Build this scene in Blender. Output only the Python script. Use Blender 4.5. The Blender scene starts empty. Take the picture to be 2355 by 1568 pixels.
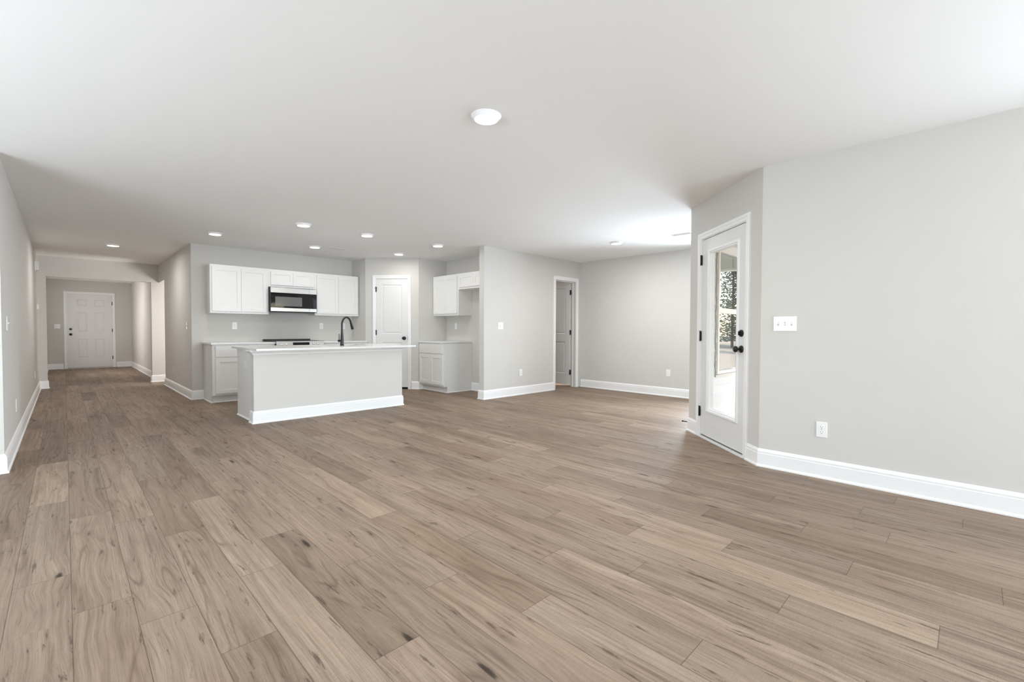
import bpy, bmesh, math, random
from mathutils import Vector, Matrix
random.seed(7)
S = bpy.context.scene
COL = S.collection
R = math.radians

# ------------------------------------------------------------------ camera
cam_d = bpy.data.cameras.new('camera')
cam = bpy.data.objects.new('camera', cam_d)
COL.objects.link(cam)
cam_d.sensor_width = 36.0
cam_d.lens = 36.0 * 1044.895 / 2355.0
cam_d.clip_start, cam_d.clip_end = 0.05, 300.0
CAM_H = 1.1088
def camera_matrix(yaw=0.44, pitch=-1.372, roll=0.2069):
    a, e, r = R(45 + yaw), R(pitch), R(roll)
    f = Vector((math.cos(a) * math.cos(e), math.sin(a) * math.cos(e), math.sin(e)))
    right = Vector((math.sin(a), -math.cos(a), 0))
    up = right.cross(f)
    r2 = right * math.cos(r) + up * math.sin(r)
    u2 = up * math.cos(r) - right * math.sin(r)
    m = Matrix((r2, u2, -f)).transposed().to_4x4()
    m.translation = Vector((0, 0, CAM_H))
    return m
cam.matrix_world = camera_matrix()
S.camera = cam

# ------------------------------------------------------------------ view, world, sun, daylight, fill lamps
S.view_settings.view_transform = 'Standard'
S.view_settings.look = 'None'
S.view_settings.gamma = 1.0
S.view_settings.use_curve_mapping = False
S.view_settings.exposure = 0.36
cy = S.cycles
cy.max_bounces, cy.diffuse_bounces, cy.glossy_bounces = 10, 7, 4
cy.transmission_bounces, cy.transparent_max_bounces = 6, 8
cy.caustics_reflective = cy.caustics_refractive = False
cy.sample_clamp_indirect = 6.0
cy.use_denoising = True

world = bpy.data.worlds.new('sky')
S.world = world
world.use_nodes = True
wn = world.node_tree
bg = wn.nodes['Background']
sky = wn.nodes.new('ShaderNodeTexSky')
sky.sky_type = 'NISHITA'
sky.sun_disc = False
sky.sun_elevation = R(35)
sky.sun_rotation = R(136)
sky.air_density, sky.dust_density = 1.0, 1.4
wn.links.new(sky.outputs[0], bg.inputs[0])
bg.inputs[1].default_value = 0.45

def lamp(name, kind, loc, energy, color=(1, 1, 1), direction=None, size=None, size_y=None, spread=None):
    d = bpy.data.lights.new(name, kind)
    d.energy, d.color = energy, color
    if kind == 'AREA':
        d.shape = 'RECTANGLE' if size_y else 'DISK'
        d.size = size
        if size_y: d.size_y = size_y
        if spread: d.spread = spread
    elif kind == 'POINT' and size: d.shadow_soft_size = size
    o = bpy.data.objects.new(name, d)
    COL.objects.link(o)
    o.location = loc
    if direction:
        o.rotation_euler = Vector(direction).to_track_quat('-Z', 'Y').to_euler()
    return o
sun = lamp('sun', 'SUN', (20, -20, 20), 4.0, (1.0, 0.95, 0.87), (-.5, .52, -.5))
sun.data.angle = R(0.5)
DAY = (0.78, 0.90, 1.0)
# window daylight (rear, right, nook) and added fill lamps (living, far, foyer, side)
lamp('daylight_rear_window', 'AREA', (2.3, -5.50, 1.3), 215, DAY, (0, 1, 0.25), 3.2, 1.5)
lamp('daylight_right_window', 'AREA', (4.03, -2.4, 1.3), 110, DAY, (-1, .25, 0.4), 2.1, 1.4)
lamp('fill_living_uplight', 'AREA', (-3.40, 2.2, 1.25), 275, DAY, (1, .35, 2.4), 3.2, 1.5)  # added fill tilted steeply up to brighten the ceiling
lamp('daylight_nook_window', 'AREA', (5.755, 2.235, 1.33), 5, DAY, (0, 1, 0.0), .76, 1.36)
lamp('daylight_nook_window', 'AREA', (6.70, 2.235, 1.33), 2, DAY, (-.3, 1, 0.0), .76, 1.36)
lamp('fill_far_wall', 'AREA', (7.235, 2.72, 1.2), 55, DAY, (-1, .0, 0.0), .8, 1.7, R(130))  # added fill for left hall wall and ceiling; no window in this wall
lamp('fill_foyer', 'AREA', (-.325, 15.2, 1.4), 33, (1, .97, .94), (1, 0, 0.3), 1.6, 1.3)  # added fill to lift foyer and hall; no window in this wall
lamp('fill_side_hall', 'AREA', (3.08, 10.9, 1.3), 75, (1, .97, .94), (-1, 0, 0.5), 1.0, 1.3)  # added fill at the windowless side hall end, brightens the hall
BEAM = {0: 22, 1: 12, 8: 20, 9: 7, 10: 4, 11: 5}     # watts of each recessed light; the kitchen ones use 4

# ------------------------------------------------------------------ materials
def mat(name, color, rough=0.5, metal=0.0, spec=0.5, coat=0.0):
    m = bpy.data.materials.new(name)
    m.use_nodes = True
    b = m.node_tree.nodes['Principled BSDF']
    b.inputs['Base Color'].default_value = (*color, 1)
    b.inputs['Roughness'].default_value = rough
    b.inputs['Metallic'].default_value = metal
    b.inputs['Specular IOR Level'].default_value = spec
    if coat: b.inputs['Coat Weight'].default_value = coat
    return m
def nd(m, t, **kw):
    n = m.node_tree.nodes.new(t)
    for k, v in kw.items(): setattr(n, k, v)
    return n
def speckle(m, c1, c2, scale, detail=3.0):
    """mix two close colours with a noise on object coordinates"""
    nt = m.node_tree
    tc = nd(m, 'ShaderNodeTexCoord'); no = nd(m, 'ShaderNodeTexNoise'); mx = nd(m, 'ShaderNodeMix', data_type='RGBA')
    no.inputs['Scale'].default_value = scale; no.inputs['Detail'].default_value = detail
    mx.inputs[6].default_value = (*c1, 1); mx.inputs[7].default_value = (*c2, 1)
    nt.links.new(tc.outputs['Object'], no.inputs['Vector'])
    nt.links.new(no.outputs['Fac'], mx.inputs[0])
    nt.links.new(mx.outputs[2], nt.nodes['Principled BSDF'].inputs['Base Color'])
    return m
def bump(m, scale, strength, dist=0.002):
    nt = m.node_tree
    tc = nd(m, 'ShaderNodeTexCoord'); no = nd(m, 'ShaderNodeTexNoise'); bp = nd(m, 'ShaderNodeBump')
    no.inputs['Scale'].default_value = scale; bp.inputs['Strength'].default_value = strength
    bp.inputs['Distance'].default_value = dist
    nt.links.new(tc.outputs['Object'], no.inputs['Vector'])
    nt.links.new(no.outputs['Fac'], bp.inputs['Height'])
    nt.links.new(bp.outputs[0], nt.nodes['Principled BSDF'].inputs['Normal'])
    return m
M = {}
M['wall'] = bump(speckle(mat('greige wall paint', (.6, .58, .55), .85, spec=.2), (.630, .612, .585), (.650, .632, .605), 3.0), 260, .05)
M['ceiling'] = bump(mat('flat white ceiling paint', (.88, .88, .88), .95, spec=.1), 180, .06)
M['trim'] = mat('white semi gloss trim paint', (.88, .88, .885), .38)
M['door'] = mat('white door paint', (.77, .77, .765), .42)
M['cabinet'] = mat('white cabinet lacquer', (.81, .81, .80), .35)
M['quartz'] = speckle(mat('pale quartz', (.8, .8, .79), .14), (.80, .80, .79), (.74, .74, .73), 40, 5)
M['black'] = mat('matte black metal', (.008, .008, .008), .34, spec=.45)
M['plate'] = mat('white plastic plate', (.88, .88, .88), .3)
M['dark'] = mat('dark slot', (.03, .03, .03), .6)
M['grey'] = mat('grey slot shade and fittings', (.25, .25, .25), .6)  # painted shade in switch slots, plain grey on screws and thermostat screen
M['steel'] = mat('stainless steel', (.72, .72, .72), .22, metal=1.0)
M['blackglass'] = mat('black glass', (.005, .005, .006), .04, spec=.4)
M['cooktop'] = mat('black ceramic cooktop', (.006, .006, .007), .3, spec=.15)
M['screen'] = mat('grey oven window mesh', (.13, .13, .13), .12, spec=.6)
M['rubber'] = mat('grey door sweep', (.12, .12, .115), .6)
M['aluminium'] = mat('pale painted sill', (.82, .82, .81), .4)
M['siding'] = mat('white lap siding', (.62, .635, .66), .55)
M['extrim'] = mat('white exterior trim', (.84, .83, .80), .5)
M['soffit'] = mat('porch board', (.74, .75, .67), .7)
M['caulk'] = mat('grey caulk', (.36, .34, .31), .8)
M['concrete'] = speckle(mat('porch concrete', (.45, .44, .42), .9), (.48, .46, .43), (.4, .39, .37), 9)
M['yard'] = speckle(mat('bare tan ground', (.5, .4, .3), .95), (.58, .45, .32), (.36, .27, .18), 1.3, 8)
M['bark'] = speckle(mat('bark', (.2, .15, .1), .9), (.22, .17, .12), (.11, .08, .06), 12)
M['leaf'] = speckle(mat('pine foliage', (.08, .12, .05), .8), (.19, .21, .13), (.10, .12, .075), 2)
lens = mat('glowing lens', (1, 1, 1), .4)
lens.node_tree.nodes['Principled BSDF'].inputs['Emission Color'].default_value = (1, .97, .92, 1)
lens.node_tree.nodes['Principled BSDF'].inputs['Emission Strength'].default_value = 6.0
M['lens'] = lens
def glass_mat(name, reflect, tint):
    m = bpy.data.materials.new(name); m.use_nodes = True
    nt = m.node_tree; nt.nodes.clear()
    out = nd(m, 'ShaderNodeOutputMaterial'); mix = nd(m, 'ShaderNodeMixShader')
    tr = nd(m, 'ShaderNodeBsdfTransparent'); gl = nd(m, 'ShaderNodeBsdfGlossy')
    tr.inputs[0].default_value = (*tint, 1); gl.inputs['Roughness'].default_value = 0.0
    gl.inputs['Color'].default_value = (1, 1, 1, 1)
    mix.inputs[0].default_value = reflect
    nt.links.new(tr.outputs[0], mix.inputs[1]); nt.links.new(gl.outputs[0], mix.inputs[2])
    nt.links.new(mix.outputs[0], out.inputs[0])
    return m
M['pane'] = glass_mat('clear door glass', .05, (.97, .98, .98))
M['tint'] = glass_mat('faintly tinted window glass', .08, (.86, .89, .88))
M['lowe'] = glass_mat('reflective window glass', .62, (.25, .27, .26))

def floor_material():
    m = bpy.data.materials.new('grey brown vinyl wood planks'); m.use_nodes = True
    nt = m.node_tree; L = nt.links; b = nt.nodes['Principled BSDF']
    def math_(op, a, c=None, clamp=False):
        n = nd(m, 'ShaderNodeMath', operation=op, use_clamp=clamp)
        for i, v in enumerate((a, c)):
            if v is None: continue
            if isinstance(v, (int, float)): n.inputs[i].default_value = v
            else: L.new(v, n.inputs[i])
        return n.outputs[0]
    def comb(x, y, z):
        n = nd(m, 'ShaderNodeCombineXYZ')
        for i, v in enumerate((x, y, z)):
            if isinstance(v, (int, float)): n.inputs[i].default_value = v
            else: L.new(v, n.inputs[i])
        return n.outputs[0]
    def noise(vec, scale, detail=3, rough=.5, dist=0.0):
        n = nd(m, 'ShaderNodeTexNoise'); n.inputs['Scale'].default_value = scale
        n.inputs['Detail'].default_value = detail; n.inputs['Roughness'].default_value = rough
        n.inputs['Distortion'].default_value = dist
        L.new(vec, n.inputs['Vector']); return n.outputs['Fac']
    def ramp(v, stops):
        n = nd(m, 'ShaderNodeValToRGB'); e = n.color_ramp.elements
        while len(e) < len(stops): e.new(.5)
        for el, (p, c) in zip(e, stops):
            el.position = p; el.color = (*c, 1) if len(c) == 3 else c
        L.new(v, n.inputs[0]); return n.outputs[0]
    def mixc(f, a, c, blend='MIX'):
        n = nd(m, 'ShaderNodeMix', data_type='RGBA', blend_type=blend)
        for i, v in ((0, f), (6, a), (7, c)):
            if isinstance(v, (int, float)): n.inputs[i].default_value = v
            elif isinstance(v, tuple): n.inputs[i].default_value = (*v, 1)
            else: L.new(v, n.inputs[i])
        return n.outputs[2]
    uv = nd(m, 'ShaderNodeUVMap', uv_map='plank')
    sp = nd(m, 'ShaderNodeSeparateXYZ'); L.new(uv.outputs[0], sp.inputs[0])
    u, v = sp.outputs[0], sp.outputs[1]
    at = nd(m, 'ShaderNodeAttribute', attribute_name='plank_tone')
    sc = nd(m, 'ShaderNodeSeparateColor'); L.new(at.outputs['Color'], sc.inputs[0])
    r1, r2, r3 = sc.outputs[0], sc.outputs[1], sc.outputs[2]
    zo = math_('MULTIPLY', r2, 91.7)
    # knots pull the grain sideways
    vk = nd(m, 'ShaderNodeTexVoronoi', feature='F1'); vk.inputs['Scale'].default_value = 1.0
    L.new(comb(math_('MULTIPLY', u, 7.5), math_('MULTIPLY', v, 1.7), zo), vk.inputs['Vector'])
    ks = nd(m, 'ShaderNodeSeparateColor'); L.new(vk.outputs['Color'], ks.inputs[0])
    has = math_('GREATER_THAN', ks.outputs[0], .46)
    kd = vk.outputs['Distance']
    pull = math_('MULTIPLY', math_('MULTIPLY', math_('SUBTRACT', .55, kd, True), has), .075)
    w1 = math_('MULTIPLY', math_('SUBTRACT', noise(comb(math_('MULTIPLY', u, 2.5), math_('MULTIPLY', v, 1.5), zo), 1.0, 2), .5), math_('ADD', .02, math_('MULTIPLY', math_('POWER', r3, 1.5), .16)))
    uu = math_('ADD', math_('ADD', u, w1), pull)
    rings = noise(comb(math_('MULTIPLY', uu, 62), math_('MULTIPLY', v, .8), zo), 1.0, 3, .6)
    fine = noise(comb(math_('MULTIPLY', uu, 330), math_('MULTIPLY', v, 6), zo), 1.0, 3, .65)
    broad = noise(comb(math_('MULTIPLY', uu, 9), math_('MULTIPLY', v, 1.1), zo), 1.0, 3, .6)
    saw = noise(comb(math_('MULTIPLY', u, 30), math_('MULTIPLY', v, 240), zo), 1.0, 1)
    base = ramp(rings, [(.26, (.188, .137, .100)), (.44, (.258, .196, .149)), (.58, (.292, .224, .172)), (.76, (.324, .252, .195))])
    base = mixc(.85, base, ramp(broad, [(.27, (.62, .585, .555)), (.42, (.90, .885, .87)), (.55, (1.02, 1.02, 1.02)), (.75, (1.12, 1.11, 1.10))]), 'MULTIPLY')
    base = mixc(.85, base, ramp(fine, [(.30, (.66, .635, .61)), (.50, (1.0, 1.0, 1.0)), (.8, (1.14, 1.14, 1.13))]), 'MULTIPLY')
    base = mixc(.32, base, ramp(saw, [(.35, (.84, .84, .84)), (.6, (1.07, 1.07, 1.07))]), 'MULTIPLY')
    # wavy dark growth lines beside the knots
    cont = noise(comb(math_('MULTIPLY', uu, 8.5), math_('MULTIPLY', v, .75), math_('ADD', zo, 31.0)), 1.0, 1, .4)
    line = ramp(math_('ABSOLUTE', math_('SUBTRACT', math_('FRACT', math_('MULTIPLY', cont, 9.0)), .5)), [(0, (1, 1, 1)), (.07, (.55, .55, .55)), (.2, (0, 0, 0))])
    msk = ramp(noise(comb(math_('MULTIPLY', u, 9), math_('MULTIPLY', v, 1.5), math_('ADD', zo, 57.0)), 1.0, 2), [(.50, (0, 0, 0)), (.64, (.75, .75, .75))])
    base = mixc(math_('MULTIPLY', math_('MULTIPLY', line, msk), 1.0), base, (.13, .088, .062))
    # dark mineral streaks, cracks and knot hearts
    st = noise(comb(math_('MULTIPLY', uu, 34), math_('MULTIPLY', v, 4.2), math_('ADD', zo, 13.0)), 1.0, 5, .68)
    base = mixc(ramp(st, [(.60, (0, 0, 0)), (.675, (.85, .85, .85))]), base, (.085, .058, .043))
    jag = math_('MULTIPLY', math_('SUBTRACT', st, .5), .22)
    kn = math_('MULTIPLY', has, ramp(math_('ADD', kd, jag), [(.03, (1, 1, 1)), (.06, (.8, .8, .8)), (.09, (.22, .22, .22)), (.20, (0, 0, 0))]))
    base = mixc(kn, base, (.05, .034, .026))
    # every plank its own tone
    base = mixc(1.0, base, ramp(r1, [(0, (.72, .69, .655)), (.12, (.80, .775, .75)), (.45, (.95, .94, .93)), (.75, (1.07, 1.06, 1.05)), (1, (1.22, 1.2, 1.18))]), 'MULTIPLY')
    base = mixc(math_('MULTIPLY', r3, .16), base, (.30, .17, .10))
    # bevelled plank edges
    uvw = nd(m, 'ShaderNodeUVMap', uv_map='edge'); se = nd(m, 'ShaderNodeSeparateXYZ'); L.new(uvw.outputs[0], se.inputs[0])
    eu, ev = se.outputs[0], se.outputs[1]
    du = math_('MINIMUM', eu, math_('SUBTRACT', PLANK_W, eu))
    dv = math_('MINIMUM', ev, math_('SUBTRACT', PLANK_L, ev))
    edge = math_('LESS_THAN', math_('MINIMUM', du, dv), .0013)
    base = mixc(math_('MULTIPLY', edge, .68), base, (.06, .045, .035))
    L.new(base, b.inputs['Base Color'])
    b.inputs['Specular IOR Level'].default_value = .13
    L.new(ramp(rings, [(0, (.56, .56, .56)), (1, (.46, .46, .46))]), b.inputs['Roughness'])
    bp = nd(m, 'ShaderNodeBump'); bp.inputs['Strength'].default_value = .12; bp.inputs['Distance'].default_value = .001
    L.new(math_('SUBTRACT', fine, edge), bp.inputs['Height']); L.new(bp.outputs[0], b.inputs['Normal'])
    return m
PLANK_W, PLANK_L = .1795, 1.232

# ------------------------------------------------------------------ mesh helpers
class MB:
    def __init__(self): self.v = []; self.f = []
    def add(self, vs, fs):
        n = len(self.v); self.v += [tuple(p) for p in vs]; self.f += [[i + n for i in f] for f in fs]
    def box(self, x0, x1, y0, y1, z0, z1):
        vs = [(x, y, z) for z in (z0, z1) for y in (y0, y1) for x in (x0, x1)]
        self.add(vs, [(0, 2, 3, 1), (4, 5, 7, 6), (0, 1, 5, 4), (2, 6, 7, 3), (0, 4, 6, 2), (1, 3, 7, 5)]); return self
    def quad(self, *p): self.add(p, [tuple(range(len(p)))]); return self
    def prism(self, poly, z0, z1):
        n = len(poly)
        self.add([(x, y, z0) for x, y in poly] + [(x, y, z1) for x, y in poly],
                 [tuple(range(n))[::-1], tuple(range(n, 2 * n))] + [(i, (i + 1) % n, n + (i + 1) % n, n + i) for i in range(n)]); return self
    def lathe(self, prof, c=(0, 0, 0), axis='z', n=28, cap=True):
        """prof: list of (radius, height along axis)"""
        vs = []
        for r, h in prof:
            for k in range(n):
                a = 2 * math.pi * k / n; x, y = r * math.cos(a), r * math.sin(a)
                p = {'z': (x, y, h), 'y': (x, h, y), 'x': (h, x, y)}[axis]
                vs.append((p[0] + c[0], p[1] + c[1], p[2] + c[2]))
        fs = []
        for i in range(len(prof) - 1):
            for k in range(n):
                fs.append((i * n + k, i * n + (k + 1) % n, (i + 1) * n + (k + 1) % n, (i + 1) * n + k))
        if cap:
            fs.append(tuple(range(n))[::-1]); fs.append(tuple(range((len(prof) - 1) * n, len(prof) * n)))
        self.add(vs, fs); return self
    def tube(self, pts, rad, n=14):
        pts = [Vector(p) for p in pts]; rad = rad if isinstance(rad, (list, tuple)) else [rad] * len(pts)
        t0 = (pts[1] - pts[0]).normalized()
        a = t0.orthogonal().normalized(); vs = []
        for i, p in enumerate(pts):
            t = (pts[min(i + 1, len(pts) - 1)] - pts[max(i - 1, 0)]).normalized()
            a = (a - t * a.dot(t)).normalized(); bb = t.cross(a)
            for k in range(n):
                an = 2 * math.pi * k / n
                vs.append(p + (a * math.cos(an) + bb * math.sin(an)) * rad[i])
        fs = [(i * n + k, i * n + (k + 1) % n, (i + 1) * n + (k + 1) % n, (i + 1) * n + k) for i in range(len(pts) - 1) for k in range(n)]
        fs += [tuple(range(n))[::-1], tuple(range((len(pts) - 1) * n, len(pts) * n))]
        self.add(vs, fs); return self
    def sweep(self, path, prof, closed_ends=True):
        """floor path [(x, y)] with the room on its left; prof [(distance out of the wall, z)]"""
        P = [Vector((p[0], p[1])) for p in path]; n = len(prof); vs = []
        for i, p in enumerate(P):
            ns = []
            if i > 0: d = (P[i] - P[i - 1]).normalized(); ns.append(Vector((-d.y, d.x)))
            if i < len(P) - 1: d = (P[i + 1] - P[i]).normalized(); ns.append(Vector((-d.y, d.x)))
            m = sum(ns, Vector((0, 0))); m = m / max(1e-6, m.dot(ns[0])) if len(ns) > 1 else ns[0]
            for o, z in prof: vs.append((p.x + m.x * o, p.y + m.y * o, z))
        fs = [(i * n + k, (i + 1) * n + k, (i + 1) * n + (k + 1) % n, i * n + (k + 1) % n) for i in range(len(P) - 1) for k in range(n)]
        fs += [tuple(range(n)), tuple(range((len(P) - 1) * n, len(P) * n))[::-1]]
        self.add(vs, fs); return self
    def casing(self, x0, x1, h, prof, z0=0.0, bottom=False):
        """trim round an opening in the local xz plane, room towards -y; prof [(t outwards from the opening, depth)]"""
        path = [(x0, z0, -1, 0), (x0, h, -1, 1), (x1, h, 1, 1), (x1, z0, 1, 0)]
        if bottom: path = [(x0, z0, -1, -1), (x0, h, -1, 1), (x1, h, 1, 1), (x1, z0, 1, -1), (x0, z0, -1, -1)]
        n = len(prof); vs = [(x + sx * t, -d, z + sz * t) for x, z, sx, sz in path for t, d in prof]
        fs = [(i * n + k, (i + 1) * n + k, (i + 1) * n + (k + 1) % n, i * n + (k + 1) % n) for i in range(len(path) - 1) for k in range(n)]
        if not bottom: fs += [tuple(range(n)), tuple(range((len(path) - 1) * n, len(path) * n))[::-1]]
        self.add(vs, fs); return self
    def panelled(self, x0, x1, z0, z1, y0, y1, panels, rings, back=None):
        """slab with front at y0 (room towards -y), back at y1; panels [(xa, xb, za, zb)]; rings [(inset, depth behind the front)]"""
        for side, yy, sg in ((0, y0, 1),) + (((1, y1, -1),) if back else ()):
            xs = sorted({x0, x1, *[p[0] for p in panels], *[p[1] for p in panels]})
            zs = sorted({z0, z1, *[p[2] for p in panels], *[p[3] for p in panels]})
            for i in range(len(xs) - 1):
                for j in range(len(zs) - 1):
                    cx, cz = (xs[i] + xs[i + 1]) / 2, (zs[j] + zs[j + 1]) / 2
                    if any(p[0] < cx < p[1] and p[2] < cz < p[3] for p in panels): continue
                    q = [(xs[i], yy, zs[j]), (xs[i + 1], yy, zs[j]), (xs[i + 1], yy, zs[j + 1]), (xs[i], yy, zs[j + 1])]
                    self.quad(*(q if sg > 0 else q[::-1]))
            for xa, xb, za, zb in panels:
                rr = [(0, 0)] + list(rings); vs = []
                for ins, dep in rr:
                    y = yy + sg * dep
                    vs += [(xa + ins, y, za + ins), (xb - ins, y, za + ins), (xb - ins, y, zb - ins), (xa + ins, y, zb - ins)]
                fs = [(i * 4 + k, i * 4 + (k + 1) % 4, i * 4 + 4 + (k + 1) % 4, i * 4 + 4 + k) for i in range(len(rr) - 1) for k in range(4)]
                n = (len(rr) - 1) * 4; fs.append((n, n + 1, n + 2, n + 3))
                if sg < 0: fs = [f[::-1] for f in fs]
                self.add(vs, fs)
        sides = [[(x0, y0, z0), (x0, y1, z0), (x1, y1, z0), (x1, y0, z0)], [(x0, y0, z1), (x1, y0, z1), (x1, y1, z1), (x0, y1, z1)],
                 [(x0, y0, z0), (x0, y0, z1), (x0, y1, z1), (x0, y1, z0)], [(x1, y0, z0), (x1, y1, z0), (x1, y1, z1), (x1, y0, z1)]]
        if not back: sides.append([(x0, y1, z0), (x0, y1, z1), (x1, y1, z1), (x1, y1, z0)])
        for q in sides: self.quad(*q)
        return self
    def build(self, name, material, parent=None, smooth=None, bevel=0.0):
        me = bpy.data.meshes.new(name)
        me.from_pydata(self.v, [], self.f); me.validate()
        bm = bmesh.new(); bm.from_mesh(me)
        bmesh.ops.recalc_face_normals(bm, faces=bm.faces); bm.to_mesh(me); bm.free()
        me.materials.append(M[material] if isinstance(material, str) else material)
        o = bpy.data.objects.new(name, me); COL.objects.link(o)
        if parent: o.parent = parent
        if smooth:
            for p in me.polygons: p.use_smooth = True
            es = me.edges; fa = {}
            bm = bmesh.new(); bm.from_mesh(me)
            for e in bm.edges:
                e.smooth = not (len(e.link_faces) == 2 and e.calc_face_angle(0) > R(smooth)) and len(e.link_faces) == 2
            bm.to_mesh(me); bm.free()
        if bevel:
            bv = o.modifiers.new('edge', 'BEVEL'); bv.width = bevel; bv.segments = 2; bv.limit_method = 'ANGLE'; bv.angle_limit = R(40)
        return o
def tag(o, label=None, cat=None, group=None, kind=None):
    for k, v in (('label', label), ('category', cat), ('group', group), ('kind', kind)):
        if v: o[k] = v
    return o
def thing(name, label, cat, loc, rz=0.0, group=None, kind=None):
    o = bpy.data.objects.new(name, None); COL.objects.link(o)
    o.location = loc; o.rotation_euler = (0, 0, rz); o.empty_display_size = .05
    return tag(o, label, cat, group, kind)
def copy_tree(o, parent=None):
    c = o.copy(); COL.objects.link(c)
    if parent: c.parent = parent
    for ch in list(o.children): copy_tree(ch, c)
    return c
def struct(name, mb, m, label, cat, **kw):
    return tag(mb.build(name, m, **kw), label, cat, kind='structure')

# ------------------------------------------------------------------ room data
ZC = 2.44
LX, HX, YH, YF = -.341, 1.412, 11.957, 17.45         # hall left, hall right, hall end, foyer end
KY, KR = 8.555, 4.02                                  # kitchen back wall and its right end
SX, SY, FX = 4.74, 5.448, 7.257                       # fridge wall end, face, far wall
AX, PY = 5.335, 7.25                                  # fridge alcove wall, wall beside the pantry
PA, PB = (4.02, 7.995), (4.70, 7.25)                  # pantry corner wall
P3, P4 = Vector((4.943, 2.208)), Vector((4.061, 1.223))
YB, XL, LY = -5.6, -3.5, 5.185                        # unseen living room back, left; the left return
T = .115
DD = (P3 - P4).normalized(); DN = Vector((-DD.y, DD.x)); DLEN = (P3 - P4).length
OPEN_Z = 2.07

# floor ------------------------------------------------------------
def clip(poly, conv):
    out = poly
    for i in range(len(conv)):
        a, b = conv[i], conv[(i + 1) % len(conv)]
        ins = lambda p: (b[0] - a[0]) * (p[1] - a[1]) - (b[1] - a[1]) * (p[0] - a[0])
        res = []
        for k in range(len(out)):
            p, q = out[k], out[(k + 1) % len(out)]; dp, dq = ins(p), ins(q)
            if dp >= 0: res.append(p)
            if (dp >= 0) != (dq >= 0):
                t = dp / (dp - dq); res.append((p[0] + (q[0] - p[0]) * t, p[1] + (q[1] - p[1]) * t))
        out = res
        if len(out) < 3: return []
    return out
JOINT = {-1: 2.84, 0: 2.43, 1: 3.40, 2: 3.01, 3: 2.28, 4: 2.62, 5: 2.045, 6: 1.627, 7: 1.225, 8: .66, 9: 1.449, 10: 1.08, 11: .52, 12: .067,
         13: .87, 14: .385, 15: 1.125, 16: .65, 17: .30, 18: .91, 19: .466, 20: .022}
def build_floor():
    regs = [[(XL, YB), (4.2, YB), (4.2, 1.16), (XL, 1.16)], [(4.2, 1.16), (5.02, 2.1), (XL, 2.1), (XL, 1.16)], [(XL, 2.1), (8.1, 2.1), (8.1, 17.56), (XL, 17.56)]]
    vs, fs, tone, uvs, eds = [], [], [], [], []
    rnd = random.Random(11)
    for k in range(-22, 47):
        x0 = .005 + k * PLANK_W
        j = JOINT.get(k, rnd.uniform(0, PLANK_L))
        n0 = math.floor((YB - j) / PLANK_L)
        for n in range(n0, n0 + 21):
            y0 = j + n * PLANK_L
            c = (min(1, max(0, rnd.gauss(.52, .2))), rnd.random(), rnd.random() ** 2)
            flip = rnd.random() < .5; off = rnd.uniform(0, 40)
            rect = [(x0, y0), (x0 + PLANK_W, y0), (x0 + PLANK_W, y0 + PLANK_L), (x0, y0 + PLANK_L)]
            for rg in regs:
                p = clip(rect, rg)
                if len(p) < 3: continue
                b = len(vs); vs += [(x, y, 0) for x, y in p]; fs.append(list(range(b, b + len(p))))
                tone.append(c)
                for x, y in p:
                    eu, ev = x - x0, y - y0
                    eds.append((eu, ev)); uvs.append(((PLANK_W - eu if flip else eu) + off * .37, (PLANK_L - ev if flip else ev) + off))
    me = bpy.data.meshes.new('floor'); me.from_pydata(vs, [], fs)
    ul = me.uv_layers.new(name='plank'); el = me.uv_layers.new(name='edge')
    for i, (a, b) in enumerate(zip(uvs, eds)): ul.data[i].uv = a; el.data[i].uv = b
    at = me.attributes.new('plank_tone', 'FLOAT_COLOR', 'FACE')
    for i, c in enumerate(tone): at.data[i].color = (*c, 1)
    me.materials.append(floor_material())
    o = bpy.data.objects.new('floor', me); COL.objects.link(o)
    tag(o, 'greyish brown wood plank floor running through every room', 'floor', kind='structure')
build_floor()
FP = [(XL - .1, YB - .15), (4.2, YB - .15), (4.2, 1.17), (5.0, 2.07), (8.1, 2.07), (8.1, 17.6), (XL - .1, 17.6)]
struct('ceiling', MB().prism(FP, ZC, ZC + .1), 'ceiling', 'flat white ceiling over kitchen, hall and living room', 'ceiling')
struct('ground_slab', MB().prism(FP, -.2, -.004), 'concrete', 'concrete slab under the plank floor', 'slab')

# walls: each a run of solid blocks with its openings left out -------
def wall(name, a, b, label, th=T, opens=(), z1=ZC):
    """a->b along the room face with the room on the left; thickness goes to the right"""
    a, b = Vector(a), Vector(b); L = (b - a).length; d = (b - a) / L; n = Vector((d.y, -d.x)) * th
    mb = MB()
    def blk(s0, s1, z0, z1):
        if s1 - s0 < 1e-4 or z1 - z0 < 1e-4: return
        p, q = a + d * s0, a + d * s1
        mb.prism([tuple(p), tuple(q), tuple(q + n), tuple(p + n)], z0, z1)
    s = 0
    for o0, o1, zb, zt in sorted(opens):
        blk(s, o0, 0, z1); blk(o0, o1, 0, zb); blk(o0, o1, zt, z1); s = o1
    blk(s, L, 0, z1)
    return struct(name, mb, 'wall', label, 'wall')
wall('wall_right', (4.061, YB), P4, 'greige wall at the right with triple switch and outlet', .14, [(-3.55 - YB, -1.25 - YB, .55, 2.1)])
DOOR_A, DOOR_B = .228, 1.052       # glass door slab along the angled wall, from its near end
wall('wall_door', P4, P3, 'short angled greige wall holding the glass door', .14, [(DOOR_A - .016, DOOR_B + .016, 0, 2.063)])
WIN = ((5.33, 6.18, .60, 2.05), (6.28, 7.13, .60, 2.05))
wall('wall_nook', P3, (FX + .14, P3.y), 'hidden greige wall of the breakfast nook with its windows', .138, [(w[0] - P3.x, w[1] - P3.x, w[2], w[3]) for w in WIN])
wall('wall_far', (FX, P3.y), (FX, SY + T), 'greige far wall of the breakfast nook with one outlet', .14)
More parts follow.
